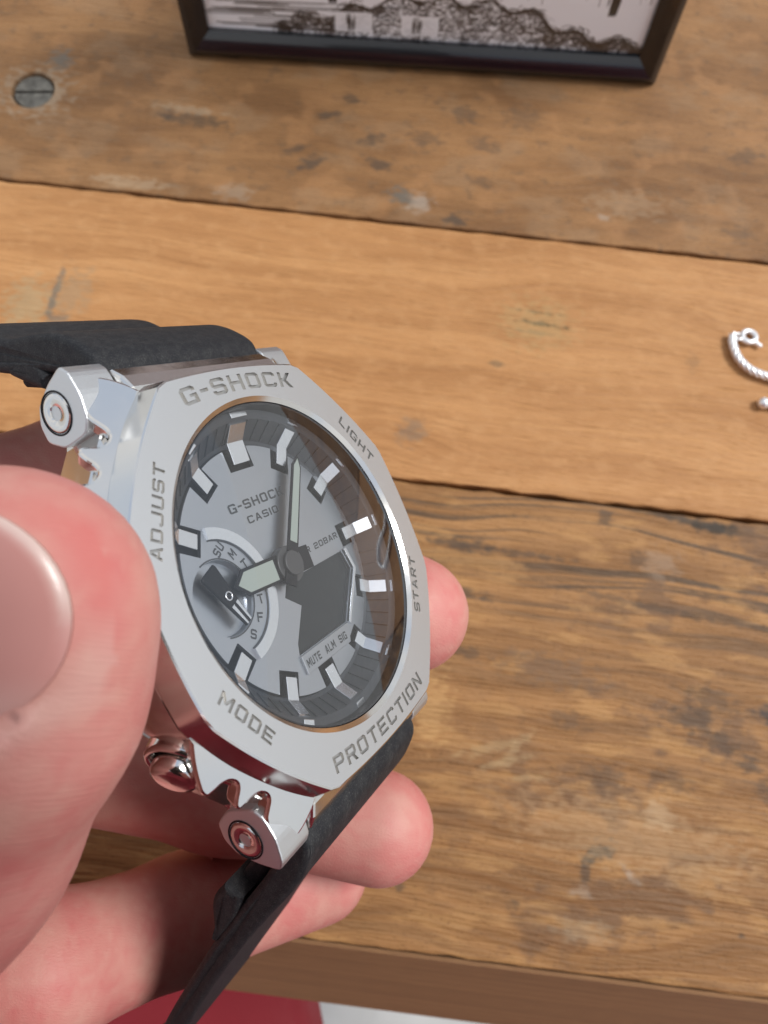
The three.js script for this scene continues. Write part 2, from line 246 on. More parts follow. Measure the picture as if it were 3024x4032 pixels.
// ---------- framed ink drawing ----------
{
  const fr = new THREE.Group(); fr.name = 'picture_frame'; scene.add(fr); tag(fr, 'black glossy picture frame holding a black and white ink drawing', 'picture frame');
  const ex = V(0.9976, 0, 0.0695), up = V(0.0106, 0.9882, -0.1528), nz = new THREE.Vector3().crossVectors(ex, up);
  fr.setRotationFromMatrix(new THREE.Matrix4().makeBasis(ex, up, nz)); fr.position.set(0.0128, 0.0006, -0.1738);
  const W = 136, Hh = 176, t = 6.9, gloss = std({ color: lin(0.007, 0.007, 0.009), roughness: 0.12, clearcoat: 0.5, clearcoatRoughness: 0.03, bumpMap: grainTex, bumpScale: 0.00002 });
  const prof = [[0, -9], [0, -1.8], [0.8, -0.9], [2.2, -0.2], [4.2, -0.6], [5.6, -1.6], [t, -2.6], [t, -4.2]];   // in from the outer edge, out of the wall
  const corner = (k, d) => [[-1, 0], [1, 0], [1, 1], [-1, 1]].map(([sx, sy]) => [sx * (W / 2 - d), sy ? Hh - d : d])[k];
  for (let k = 0; k < 4; k++) {
    const a = prof.map(([d, z]) => [...corner(k, d), z]), b = prof.map(([d, z]) => [...corner((k + 1) % 4, d), z]), pos = [], uv = [];
    const n = prof.length; for (let i = 0; i < n; i++) { const A = a[i], B = b[i], C = b[(i + 1) % n], D = a[(i + 1) % n]; for (const p of [A, D, B, B, D, C]) { pos.push(...p); uv.push(p[0], p[1]); } }
    const g = new THREE.BufferGeometry(); g.setAttribute('position', new THREE.Float32BufferAttribute(pos, 3)); g.setAttribute('uv', new THREE.Float32BufferAttribute(uv, 2)); g.computeVertexNormals();
    part('frame_rail', toCreasedNormals(g, 0.45), gloss, fr);
  }
  const cw = 1024, chh = 1360, cv = document.createElement('canvas'); cv.width = cw; cv.height = chh; const x = cv.getContext('2d');
  x.fillStyle = '#f6f8fb'; x.fillRect(0, 0, cw, chh);
  const pw = W - 2 * t + 1, ph = Hh - 2 * t + 1, sx = cw / pw, r2 = seeded(40);
  const line = (pts, wdt, al) => { x.strokeStyle = `rgba(18,17,17,${al})`; x.lineWidth = wdt; x.beginPath(); pts.forEach(([a, b], i) => i ? x.lineTo(a, b) : x.moveTo(a, b)); x.stroke(); };
  const Y = h => chh - h * sx;             // h in mm above the lower edge
  for (let i = 0; i < 1900; i++) { const px = r2() * cw, h0 = 12 + r2() * 120, l = 3 + r2() * 14; line([[px, Y(h0)], [px + 4 * (r2() - 0.5), Y(h0 + l)]], 1 + 2 * r2(), 0.35 + 0.4 * r2()); }
  for (const [x0, x1, h0, h1] of [[14, 20, 9.5, 60], [21, 33, 10, 70], [35, 37, 9, 60], [96, 99, 14, 60], [111, 113, 10, 60]]) for (let i = 0; i < 220; i++) { const px = (x0 + r2() * (x1 - x0)) * sx; line([[px, Y(h0 + r2() * 4)], [px + 3, Y(h0 + (h1 - h0) * r2())]], 2, 0.5); }
  for (let i = 0; i < 26; i++) { const h = 1 + 7.5 * r2(), a = r2() * 20; line([[a * sx, Y(h)], [(a + 12 + 16 * r2()) * sx, Y(h + 0.8 * (r2() - 0.3))]], 1.5 + 2 * r2(), 0.45); }
  const hill = u => 3 + 9 * Math.exp(-Math.pow((u - 62) / 26, 2)) + 4 * Math.exp(-Math.pow((u - 88) / 12, 2)) + 1.4 * Math.sin(u * 0.5);
  x.fillStyle = '#f6f8fb';
  for (let i = 0; i < 2600; i++) {          // boulders: short curved hatches
    const u = 20 + 103 * r2(), h = hill(u) * Math.pow(r2(), 0.8), R = 0.6 + 1.8 * r2(), a0 = r2() * 6, pts = [];
    for (let k = 0; k <= 8; k++) { const a = a0 + k * 0.22; pts.push([(u + R * Math.cos(a)) * sx, Y(h + R * 0.6 * Math.sin(a))]); }
    line(pts, 1 + 2.2 * r2(), 0.22 + 0.4 * r2());
  }
  for (let i = 0; i < 260; i++) { const u = 36 + 84 * r2(), h = hill(u) + 0.6 * (r2() - 0.5); line([[u * sx, Y(h)], [(u + 1.5 + 1.5 * r2()) * sx, Y(hill(u + 2) - 1.2 * r2())]], 2 + 2.5 * r2(), 0.45); }
  for (const u of [36.5, 55]) { x.fillStyle = '#f4f6f9'; x.fillRect(u * sx, Y(7), 10.5 * sx, 5.4 * sx); for (let i = 0; i < 46; i++) { const px = (u + 3.2 + 2.6 * r2()) * sx; line([[px, Y(6.8 - 3 * r2())], [px, Y(1.6 + 3 * r2())]], 1.6, 0.4); } for (let i = 0; i < 30; i++) line([[u * sx + 10.5 * sx * r2(), Y(1.6 + 5 * r2())], [u * sx + 10.5 * sx * r2(), Y(1.6 + 5 * r2())]], 1, 0.1); }
  const img = new THREE.CanvasTexture(cv); img.colorSpace = THREE.SRGBColorSpace;
  const pg = new THREE.PlaneGeometry(pw * MM, ph * MM); pg.translate(0, Hh / 2 * MM, -4.1 * MM);
  mesh('ink_drawing', pg, std({ map: img, roughness: 0.7 }), fr).userData.label = 'black and white ink drawing of boulders and hatched walls';
  const gg = new THREE.PlaneGeometry(pw * MM, ph * MM); gg.translate(0, Hh / 2 * MM, -3.4 * MM); mesh('glass_pane', gg, M.glass, fr);
  part('backing_board', new THREE.BoxGeometry(W - 4, Hh - 4, 2.4).translate(0, Hh / 2, -6.4), M.black, fr);
  const st = new THREE.BoxGeometry(40, 130, 2).translate(0, 65, 0).rotateX(0.62).translate(0, 0.6, -86); part('easel_stand', st, M.black, fr);
}

// ---------- silver rope bracelet ----------
{
  const b = new THREE.Group(); b.name = 'rope_bracelet'; b.position.set(0.0975, 0, -0.0894); scene.add(b); tag(b, 'twisted silver rope bracelet with a round clasp ring lying on the planks', 'bracelet');
  const silver = std({ color: lin(0.9, 0.9, 0.9), metalness: 0.75, roughness: 0.34 });
  const path = new THREE.CatmullRomCurve3([[-4.2, 1.5, -0.8], [-4.6, 1.5, 2.0], [-3.6, 1.5, 6.2], [-0.9, 1.5, 9.4], [3.0, 1.5, 11.2], [10, 1.5, 13], [20, 1.5, 12.5], [34, 1.5, 14], [40, 1.5, 19], [34, 1.5, 24], [18, 1.5, 22.5], [6, 1.5, 19.6], [2.4, 1.5, 18.8]].map(p => V(...p)));
  const N = 900, fr = path.computeFrenetFrames(N), pts = path.getSpacedPoints(N), len = path.getLength();
  const strands = [];
  for (let s = 0; s < 4; s++) {
    const q = []; for (let i = 0; i <= N; i += 3) { const a = i / N * len * 0.95 + s * Math.PI / 2, c = Math.cos(a) * 0.62, d = Math.sin(a) * 0.62; q.push(pts[i].clone().addScaledVector(fr.normals[i], c).addScaledVector(fr.binormals[i], d)); }
    strands.push(new THREE.TubeGeometry(new THREE.CatmullRomCurve3(q), 420, 0.5, 7));
  }
  part('rope_chain', strands, silver, b);
  part('clasp_ring', new THREE.TorusGeometry(1.75, 0.72, 14, 40).rotateX(Math.PI / 2 - 0.15).translate(0.1, 1.1, -0.2), silver, b);
  part('clasp_lever', new THREE.CapsuleGeometry(0.55, 1.6, 6, 12).rotateZ(Math.PI / 2).rotateY(-0.7).translate(2.1, 1.1, 1.9), silver, b);
  part('jump_ring', new THREE.TorusGeometry(1.0, 0.36, 10, 28).rotateX(Math.PI / 2 - 0.3).translate(-2.6, 1.2, -0.2), silver, b);
  part('end_cap', new THREE.SphereGeometry(1.5, 20, 14).translate(1.3, 1.5, 18.7), silver, b);
}

// ---------- wristwatch (local axes: x to 3 o'clock, y to 12, z out of the face; mm) ----------
const watch = new THREE.Group(); watch.name = 'wristwatch'; scene.add(watch);
tag(watch, 'octagonal silver wristwatch with black rubber strap held in the hand', 'watch');
watch.setRotationFromMatrix(new THREE.Matrix4().makeBasis(V(0.47984, -0.75337, -0.44965), V(-0.38369, 0.28071, -0.87976), V(0.78901, 0.59468, -0.15436)));
watch.position.set(-0.00699, 0.09386, -0.01409);
function grp(name, parent) { const g = new THREE.Group(); g.name = name; parent.add(g); return g; }

// octagon outline with faintly bowed sides and softened corners
const OCT = [[10.9, 21.35], [21.55, 8.5], [21.55, -8.5], [10.9, -21.35], [-10.9, -21.35], [-21.55, -8.5], [-21.55, 8.5], [-10.9, 21.35]];
const outline = (() => {
  const pts = [], n = 8;
  for (let k = 0; k < n; k++) {
    const P = OCT[(k + n - 1) % n], A = OCT[k], B = OCT[(k + 1) % n];
    const dx = B[0] - A[0], dy = B[1] - A[1], L = Math.hypot(dx, dy), nx = -dy / L, ny = dx / L;   // outward (points run clockwise)
    const m = 14; for (let i = 0; i < m; i++) { const t = (i + 0.5) / m, bow = 0.62 * 4 * t * (1 - t); pts.push([A[0] + dx * t + nx * bow, A[1] + dy * t + ny * bow]); }
  }
  return pts;
})();
// outward normals of the outline
const normals = outline.map((p, i) => { const a = outline[(i + outline.length - 1) % outline.length], b = outline[(i + 1) % outline.length], dx = b[0] - a[0], dy = b[1] - a[1], L = Math.hypot(dx, dy); let nx = dy / L, ny = -dx / L; if (nx * p[0] + ny * p[1] < 0) { nx = -nx; ny = -ny; } return [nx, ny]; });
const octLoop = (o, z) => outline.map((p, i) => [p[0] + normals[i][0] * o, p[1] + normals[i][1] * o, z]).reverse();

const bezel = grp('bezel', watch);
{
  const texts = [
    word('G-SHOCK', { at: [0, 20.25], height: 1.8, width: 18.2, bend: 55 }),
    word('PROTECTION', { at: [0, -20.25], height: 1.7, width: 19.6, bend: -55 }),
    word('ADJUST', { at: [-17.35, 10.05], turn: 1.04, height: 1.3, width: 9.2 }),
    word('MODE', { at: [-17.45, -9.95], turn: -1.04, height: 1.35, width: 7.2 }),
    word('LIGHT', { at: [17.35, 10.5], turn: -1.04, height: 1.3, width: 7.2 }),
    word('START', { at: [16.95, -9.6], turn: 1.04, height: 1.3, width: 7.4 }),
  ].flat();
  const holes = [disc(0, 0, 18.55, 160), ...texts.map(t => t.outer)];
  const face = octLoop(-0.12, 0).map(p => [p[0], p[1]]);
  part('face_plate', [flat(face, 0, holes), ...texts.flatMap(t => t.holes.map(h => flat(h, 0)))], M.brushed, bezel);
  // recessed letters: walls and floors
  const walls = [];
  for (const t of texts) { for (const loop of [t.outer, ...t.holes]) walls.push(loft([loop.map(p => [p[0], p[1], 0]), loop.map(p => [p[0], p[1], -0.28])], 0.2)); walls.push(flat(t.outer, -0.28, t.holes)); }
  part('engraved_lettering', walls, M.engraved, bezel);
  part('side_bevel', loft([octLoop(-0.12, 0), octLoop(0.05, -0.12), octLoop(0.62, -2.75), octLoop(0.58, -2.9), octLoop(0.1, -3.0)], 0.35), M.polished, bezel);
  part('inner_chamfer', loft([ring(18.55, 0), ring(18.05, -0.42), ring(18.02, -1.6)].map(l => l.slice().reverse()), 0.3), M.polished, bezel);
}

// case below the bezel
const caseG = grp('case', watch);
part('case_body', loft([octLoop(0.1, -2.9), octLoop(0.4, -3.3), octLoop(0.4, -6.5), octLoop(-0.6, -9.8), octLoop(-3, -11.2), octLoop(-8, -11.8), octLoop(-20, -11.9)], 0.35), M.polished, caseG);
for (const [sx, sy] of [[-1, -1], [-1, 1], [1, -1], [1, 1]]) {
  // flared corner with two notches: u along the edge towards the lug, a outwards
  const nA = 0.761, nB = 0.648, k = -0.62, st = Math.hypot(1, k);
  const raw = [[-7.4, 22.6], [-5.6, 24.2], [-4.0, 25.35], [-3.2, 25.8], [-2.5, 25.85], [-2.1, 25.3], [-1.75, 24.6], [-1.25, 24.2], [-0.5, 24.15], [0.0, 24.5], [0.5, 25.3], [0.95, 25.8], [1.5, 25.85], [1.85, 25.3], [2.1, 24.6], [2.55, 24.15], [3.3, 24.05], [3.9, 24.35], [4.4, 25.1], [4.8, 25.75], [6.7, 27.0], [8.7, 28.3], [9.3, 27.4], [9.75, 25.2], [9.5, 23.4], [9.2, 22.6]];
  const sm = new THREE.CatmullRomCurve3(raw.map(([s, A]) => V(s, A, 0)), false, 'centripetal').getPoints(110).map(p => [p.x, p.y]);
  const g = slab(sm.map(([s, A]) => [s, (A - 22.6) * st]), -2.0, 0, 0.3);
  const e = V(nB * -sx * 1, nA * sy, 0), o = V(nA * sx / st, nB * sy / st, k / st), nn = new THREE.Vector3().crossVectors(e, o);
  // keep the plate's upper side outwards
  const flip = nn.z < 0; const m = new THREE.Matrix4().makeBasis(e, o, flip ? nn.clone().negate() : nn);
  if (flip) { const p = g.attributes.position; for (let i = 0; i < p.count; i += 3) { for (const at of [g.attributes.position, g.attributes.normal, g.attributes.uv]) { const s = at.itemSize, a = at.array; for (let c = 0; c < s; c++) { const t = a[(i + 1) * s + c]; a[(i + 1) * s + c] = a[(i + 2) * s + c]; a[(i + 2) * s + c] = t; } } } }
  const c = [nA * sx * 22.6, nB * sy * 22.6, -2.4];
  g.applyMatrix4(m); g.translate(...c);
  if (flip) g.computeVertexNormals();
  part('corner_guard', g, M.polished, caseG);
  const wallPts = [[-4.4, 20], [-4.4, 23.2], [-3.6, 23.7], [-2, 24.0], [4.5, 24.1], [6.5, 24.6], [8.6, 24.4], [8.8, 20]].map(([q, A]) => [nB * -sx * q + nA * sx * A, nA * sy * q + nB * sy * A]);
  if (sx * sy > 0) wallPts.reverse();
  part('corner_wall', slab(wallPts, -10.9, -4.5, 0.4), M.polished, caseG);
  // lug: side plate with the strap screw
  const prof = [[25.8, -5.4], [25.0, -7.9], [23.8, -10.2], [22.2, -11.2], [20.3, -11.1], [19.0, -9], [19.2, -5.6], [20.3, -4.6], [22.5, -4.2], [24.9, -4.6]].map(([y, z]) => [y * sy, z]);
  const round = prof.flatMap((p, i) => { const a = prof[(i + prof.length - 1) % prof.length], b = prof[(i + 1) % prof.length], t = 0.22; return [0, 0.5, 1].map(w => { const A = [p[0] + (a[0] - p[0]) * t, p[1] + (a[1] - p[1]) * t], B = [p[0] + (b[0] - p[0]) * t, p[1] + (b[1] - p[1]) * t], m = 2 * w * (1 - w); return [A[0] * (1 - w) ** 2 + p[0] * m + B[0] * w * w, A[1] * (1 - w) ** 2 + p[1] * m + B[1] * w * w]; }); });
  const lg = slab(round, 0, 4.6, 0.18).applyMatrix4(new THREE.Matrix4().makeBasis(V(0, 1, 0), V(0, 0, 1), V(1, 0, 0))).translate(sx < 0 ? -16.5 : 11.9, 0, 0);
  const lug = part('lug', lg, M.brushed, caseG);
  const sgn = sx, X = 16.5 * sx, sc = [];
  sc.push(new THREE.LatheGeometry([[0, -0.3], [0.7, -0.3], [0.74, 0.1], [1.6, 0.14], [1.92, 0.02], [2.0, -0.3]].map(p => new THREE.Vector2(...p)), 36).rotateZ(-Math.PI / 2 * sgn).translate(X, 22.3 * sy, -8.2));
  part('strap_screw', sc, M.polished, lug);
  part('screw_recess', new THREE.TorusGeometry(2.06, 0.1, 8, 40).rotateY(Math.PI / 2).translate(X, 22.3 * sy, -8.2), M.black, lug);
}
for (const a of [-60, -120, 60, 120]) {   // four pushers
  const t = a * Math.PI / 180, dir = V(Math.sin(t), Math.cos(t), 0), g = grp('pusher', watch), at = dir.clone().multiplyScalar(21.6).setZ(-7.2);
  const q = new THREE.Quaternion().setFromUnitVectors(V(0, 1, 0), dir), put = l => new THREE.LatheGeometry(l.map(p => new THREE.Vector2(...p)), 48).applyQuaternion(q).translate(at.x, at.y, at.z);
  part('collar', put([[3.5, -1], [3.5, 2.0], [3.35, 2.4], [3.05, 2.5], [2.75, 2.35], [2.65, 1.2], [2.6, 0]]), M.polished, g);
  part('cap', put([[0, 3.9], [1.5, 3.85], [2.05, 3.65], [2.35, 3.2], [2.4, 2.4], [2.4, 0]]), M.polished, g);
}
// end pieces between bezel and strap
for (const sy of [1, -1]) {
  const prof = [[20.5, -2.6], [22.2, -2.75], [23.6, -3.5], [24.7, -4.6], [24.9, -5.6], [23.5, -9], [20, -9.5]].map(([y, z]) => [y * sy, z]);
  const g = slab(prof, -11.8, 11.8, 0.35).applyMatrix4(new THREE.Matrix4().makeBasis(V(0, 1, 0), V(0, 0, 1), V(1, 0, 0)));
  part('end_piece', g, M.polished, caseG);
}

// dial, hands and glass
const dial = grp('dial', watch), ZD = -4.4;
const slots = [0, 30, 60, 90, 120, 150, 180, 210, 240, 300, 330];
const lcdPoly = [[1.2, -1.7], [10.9, -1.7], [11.3, -4.2], [6.2, -9.5], [-3.4, -9.5], [-2.9, -8.3], [0.1, -4.9], [-1.9, -3.2], [-0.7, -1.7]];
{
  const R = 14.3, ring_ = [];
  for (let a = -15; a < 345; a += 1) {
    const s = slots.find(h => Math.abs(((a - h + 540) % 360) - 180) < 12);
    if (s === undefined) { ring_.push([R * Math.sin(a * Math.PI / 180), R * Math.cos(a * Math.PI / 180)]); continue; }
    if (Math.round(((a - s + 540) % 360) - 180) === 0) {
      const w = s === 0 ? 2.0 : 1.45, r0 = (s === 120 || s === 150) ? 12.75 : 11.7, t = s * Math.PI / 180, c = Math.cos(t), n = Math.sin(t), e = Math.sqrt(R * R - w * w);
      for (const [x, y] of [[-w, e], [-w, r0], [w, r0], [w, e]]) ring_.push([x * c + y * n, -x * n + y * c]);
    } else { const off = Math.abs(((a - s + 540) % 360) - 180), w = s === 0 ? 2.0 : 1.45; if (R * Math.sin(off * Math.PI / 180) > w + 0.05) ring_.push([R * Math.sin(a * Math.PI / 180), R * Math.cos(a * Math.PI / 180)]); }
  }
  part('dial_plate', slab(ring_, ZD - 0.5, ZD, 0, [disc(-10.1, 0, 3.95, 64), lcdPoly]), M.dial, dial);
  part('dial_floor', slab(disc(0, 0, 17.4, 96), -6.6, -6.2), M.black, dial);
  part('subdial', loft([ring(3.95, ZD - 0.3, 72), ring(3.8, ZD - 0.8, 72), ring(0.05, ZD - 0.75, 72)].map(l => l.map(p => [p[0] - 10.1, p[1], p[2]])), 0.4), M.dial, dial);
  const arcBand = (r0, r1, a0, a1, z0, z1) => slab([...arcPts(-10.1, 0, r1, a0, a1, 40), ...arcPts(-10.1, 0, r0, a1, a0, 40)], z0, z1, 0);
  part('weekday_rim', [arcBand(6.05, 7.3, 8, 172, ZD, ZD + 0.32), ], M.facet, dial);
  part('weekday_line', [arcBand(3.98, 4.14, -20, 200, ZD + 0.01, ZD + 0.03), arcBand(5.9, 6.06, 8, 172, ZD + 0.01, ZD + 0.03)], M.ink, dial);
  const days = [['SU', 22], ['M', 43], ['T', 64], ['W', 86], ['T', 112], ['F', 135], ['S', 160]];
  part('weekday_lettering', days.flatMap(([t, a]) => printWord(t, { at: [-10.1 + 5.02 * Math.sin(a * Math.PI / 180), 5.02 * Math.cos(a * Math.PI / 180)], turn: (90 - a) * 0.5 * Math.PI / 180, height: 1.05, width: t.length > 1 ? 1.6 : 0.85 }, ZD + 0.02)), M.ink, dial);
  part('maker_lettering', [...printWord('G-SHOCK', { at: [0.2, 8.0], height: 1.05, width: 9.6 }, ZD + 0.02), ...printWord('CASIO', { at: [0.2, 6.25], height: 0.85, width: 5.4 }, ZD + 0.02)], M.ink, dial);
  part('depth_lettering', printWord('WR 20BAR', { at: [7.4, 0.35], height: 0.78, width: 8.0 }, ZD + 0.02), M.ink, dial);
  part('display', slab(lcdPoly.map(([x, y]) => [x, y]), ZD - 0.75, ZD - 0.42), M.lcd, dial);
  part('mode_strip', slab([[-3.5, -9.6], [6.35, -9.6], [5.4, -11.75], [-3.5, -11.75]], ZD, ZD + 0.28, 0.05), M.dial, dial);
  part('mode_lettering', [['MUTE', -1.75, 2.6], ['ALM', 1.55, 2.0], ['SIG', 4.25, 1.6]].flatMap(([t, x, w]) => printWord(t, { at: [x, -10.7], height: 0.95, width: w }, ZD + 0.3)), M.ink, dial);
  part('display_rim', slab([[10.95, -1.55], [11.55, -1.55], [11.9, -4.4], [6.55, -9.95], [6.3, -9.55], [11.35, -4.25]], ZD, ZD + 0.5, 0.08), M.facet, dial);
  for (const h of slots) {                 // applied hour markers
    const inner = h === 120 ? 13.2 : h === 150 ? 13.4 : 12.4, w = h === 0 ? 2.7 : 1.6;
    const prof = [[inner, -5.8], [inner, -4.05], [14.8, -3.85], [16.4, -2.4], [16.65, -2.55], [16.65, -5.8]];
    const g = slab(prof, -w / 2, w / 2, 0.05).applyMatrix4(new THREE.Matrix4().makeBasis(V(0, 1, 0), V(0, 0, 1), V(1, 0, 0))).rotateZ(-h * Math.PI / 180);
    const mk = part('hour_marker', g, M.facet, dial);
  }
}
const flange = grp('flange', watch);
part('flange_ring', loft([ring(14.45, -6.2), ring(14.45, -4.75), ring(14.9, -4.55), ring(16.75, -2.35), ring(17.1, -2.2), ring(18.0, -2.0)].map(l => l.slice().reverse()), 0.3), M.flange, flange);
{
  const ticks = []; for (let i = 0; i < 60; i++) if (i % 5) ticks.push(new THREE.BoxGeometry(0.22, 2.7, 0.3).rotateX(0.87).translate(0, 15.85, -3.42).rotateZ(-i * 6 * Math.PI / 180));
  part('minute_ribs', ticks, M.flange, flange);
  for (const h of [...slots]) part('minute_tab', slab([[-(h ? 0.75 : 1.3), 17.0], [(h ? 0.75 : 1.3), 17.0], [(h ? 0.75 : 1.3), 17.65], [-(h ? 0.75 : 1.3), 17.65]], -2.2, -1.85, 0.04).rotateZ(-h * Math.PI / 180), M.facet, flange);
}
function handShape(name, angle, z, body, insert, parent) {
  const g = grp(name, parent), rot = q => q.rotateZ(-angle * Math.PI / 180);
  part('hand_body', rot(slab(body, z - 0.28, z, 0.06)), M.black, g);
  if (insert) part('luminous_insert', rot(slab(insert, z - 0.05, z + 0.05, 0.02)), M.lume, g);
}
handShape('hour_hand', 273.4, -3.55, [[-1.35, -4.0], [1.35, -4.0], [1.5, 1.5], [1.45, 7.3], [0, 9.0], [-1.45, 7.3], [-1.5, 1.5]], [[-1.15, 2.4], [1.15, 2.4], [1.12, 7.15], [0, 8.5], [-1.12, 7.15]], watch);
handShape('minute_hand', 37.2, -3.05, [[-0.9, -2.6], [0.9, -2.6], [0.85, 0], [0.72, 12.6], [0, 14.2], [-0.72, 12.6], [-0.85, 0]], [[-0.55, 2.6], [0.55, 2.6], [0.5, 12.5], [0, 13.6], [-0.5, 12.5]], watch);
part('hand_hub', [slab(disc(0, 0, 2.1), -4.4, -3.25, 0.1), slab(disc(0, 0, 1.4), -3.2, -2.75, 0.1)], std({ color: lin(0.05, 0.05, 0.052), roughness: 0.4, metalness: 0.3 }), watch);
{
  const g = grp('weekday_hand', watch), a = 158 * Math.PI / 180, put = q => q.rotateZ(-a).translate(-10.1, 0.05, 0);
  part('hand_body', put(slab([[-1.15, -3.3], [1.15, -3.3], [1.25, -3.0], [0.5, 3.6], [-0.5, 3.6], [-1.25, -3.0]], -4.15, -3.75, 0.1)), std({ color: lin(0.006, 0.006, 0.007), roughness: 0.3, specularIntensity: 0.4 }), g);
  part('hand_tip', put(slab([[-0.62, 1.0], [-0.2, 1.0], [-0.2, 3.5], [-0.42, 3.5]], -3.76, -3.68, 0.02)), M.facet, g);
  part('hand_tip', put(slab([[0.62, 1.0], [0.2, 1.0], [0.2, 3.5], [0.42, 3.5]], -3.76, -3.68, 0.02)), M.facet, g);
  part('pivot', new THREE.TorusGeometry(0.42, 0.1, 8, 28).translate(-10.1, 0.05, -3.68), M.facet, g);
}
part('crystal', new THREE.LatheGeometry(Array.from({ length: 25 }, (_, i) => { const r = 17.95 * (1 - i / 24), R = 125; return new THREE.Vector2(Math.max(r, 1e-4), Math.sqrt(R * R - r * r) - Math.sqrt(R * R - 17.95 * 17.95)); }), 96).rotateX(Math.PI / 2).translate(0, 0, -0.5), M.glass, watch);
part('crystal_gasket', loft([ring(18.02, -0.55), ring(17.75, -0.62), ring(17.7, -2.1)].map(l => l.slice().reverse()), 0.3), M.black, watch);

// rubber strap
const rubberMap = tex(512, 512, (i, j, u, v) => { const d = Math.max(0, fbm(u * 40, v * 40, 4) - 0.28) * 1.2 + (rnd() > 0.993 ? 0.9 : 0); return mixc([0.014, 0.015, 0.018], [0.19, 0.185, 0.175], clamp(d + 0.08 * fbm(u * 6, v * 6, 4) + 0.02)); }, { srgb: true });
const rubber = std({ map: rubberMap, roughness: 0.62, specularIntensity: 0.5, bumpMap: grainTex, bumpScale: 0.00008 });
function strap(name, outer, inner, taper, label, w = 12.4) {
  const c = new THREE.CatmullRomCurve3(outer.map(p => V(p[0], p[1], 0)), false, 'centripetal').getPoints(70), d = new THREE.CatmullRomCurve3(inner.map(p => V(p[0], p[1], 0)), false, 'centripetal').getPoints(70);
  const g = new THREE.ExtrudeGeometry(shapeOf([...c, ...d.reverse()].map(p => [p.x, p.y])), { depth: 2 * w - 1.6, bevelEnabled: true, bevelSize: 0.8, bevelThickness: 0.8, bevelOffset: -0.8, bevelSegments: 4, steps: 1 }).translate(0, 0, -w + 0.8);
  g.applyMatrix4(new THREE.Matrix4().makeBasis(V(0, 1, 0), V(0, 0, 1), V(1, 0, 0)));
  g.computeVertexNormals(); const p = g.attributes.position, uv = g.attributes.uv, nm = g.attributes.normal; for (let i = 0; i < p.count; i++) { Math.abs(nm.getX(i)) > 0.75 ? uv.setXY(i, p.getY(i), p.getZ(i)) : uv.setXY(i, p.getX(i), p.getY(i) * 0.6 - p.getZ(i)); p.setX(i, p.getX(i) * taper(p.getZ(i))); }
  const m = part(name, toCreasedNormals(g, 0.6), rubber, watch); m.userData.label = label; return m;
}
const upTaper = z => z > -20 ? 1 : 1 - Math.min(0.16, (-20 - z) * 0.006), lowTaper = z => z > -26 ? 1 : 1 - Math.min(0.2, (-26 - z) * 0.004);
strap('strap', [[24.3, -5.2], [26.4, -5.2], [28.6, -6.8], [30.6, -9.2], [32.0, -12.4], [33.3, -16.4], [34.0, -17.6], [36.6, -20.6], [41.0, -31], [45.4, -42], [48.6, -52], [50, -64]], [[22.6, -8.2], [25.0, -8.6], [26.6, -10.4], [28.0, -13.0], [29.6, -17.2], [30.6, -19.4], [32.8, -23.4], [37.6, -33], [42, -43], [45.4, -53], [46.6, -64]], upTaper, 'strap half above twelve o\'clock');
strap('strap_root', [[23.4, -7.2], [26.0, -9.4], [27.6, -12], [29.0, -15.2], [30.4, -18.6]], [[22.5, -9.4], [24.2, -11.8], [26.4, -15], [27.8, -17.6], [29.2, -20.6]], () => 1, undefined, 9.6);
strap('strap_root', [[27.6, -12.6], [29.4, -13.4], [31.2, -17]], [[26.6, -14.2], [27.8, -15.8], [29.8, -18.2]], () => 1);
strap('strap', [[-24.3, -5.4], [-26.6, -5.3], [-29.4, -7.6], [-31.6, -10.6], [-35.4, -17], [-39.4, -23.4], [-46.5, -33.8], [-57, -48], [-68, -65], [-78, -83], [-84, -96]], [[-22.6, -8.4], [-25.2, -8.6], [-27.4, -10.6], [-29.4, -13.2], [-33.4, -19.6], [-37.6, -26.2], [-42.8, -33.6], [-50, -43.6], [-54.6, -49.6], [-65.4, -66.4], [-75.4, -84.2], [-81.4, -97]], lowTaper, 'long strap half below six o\'clock');
strap('strap_root', [[-23.6, -7.2], [-26.6, -9.8], [-29.8, -14], [-34.2, -21]], [[-22.5, -9.4], [-26, -13.2], [-29.2, -17.4], [-32.4, -22.8]], () => 1, undefined, 9.8);
strap('strap_root', [[-32.2, -18.4], [-34.6, -20.6], [-38, -26]], [[-30.4, -20.4], [-32.2, -23.4], [-36.2, -25.6]], () => 1);

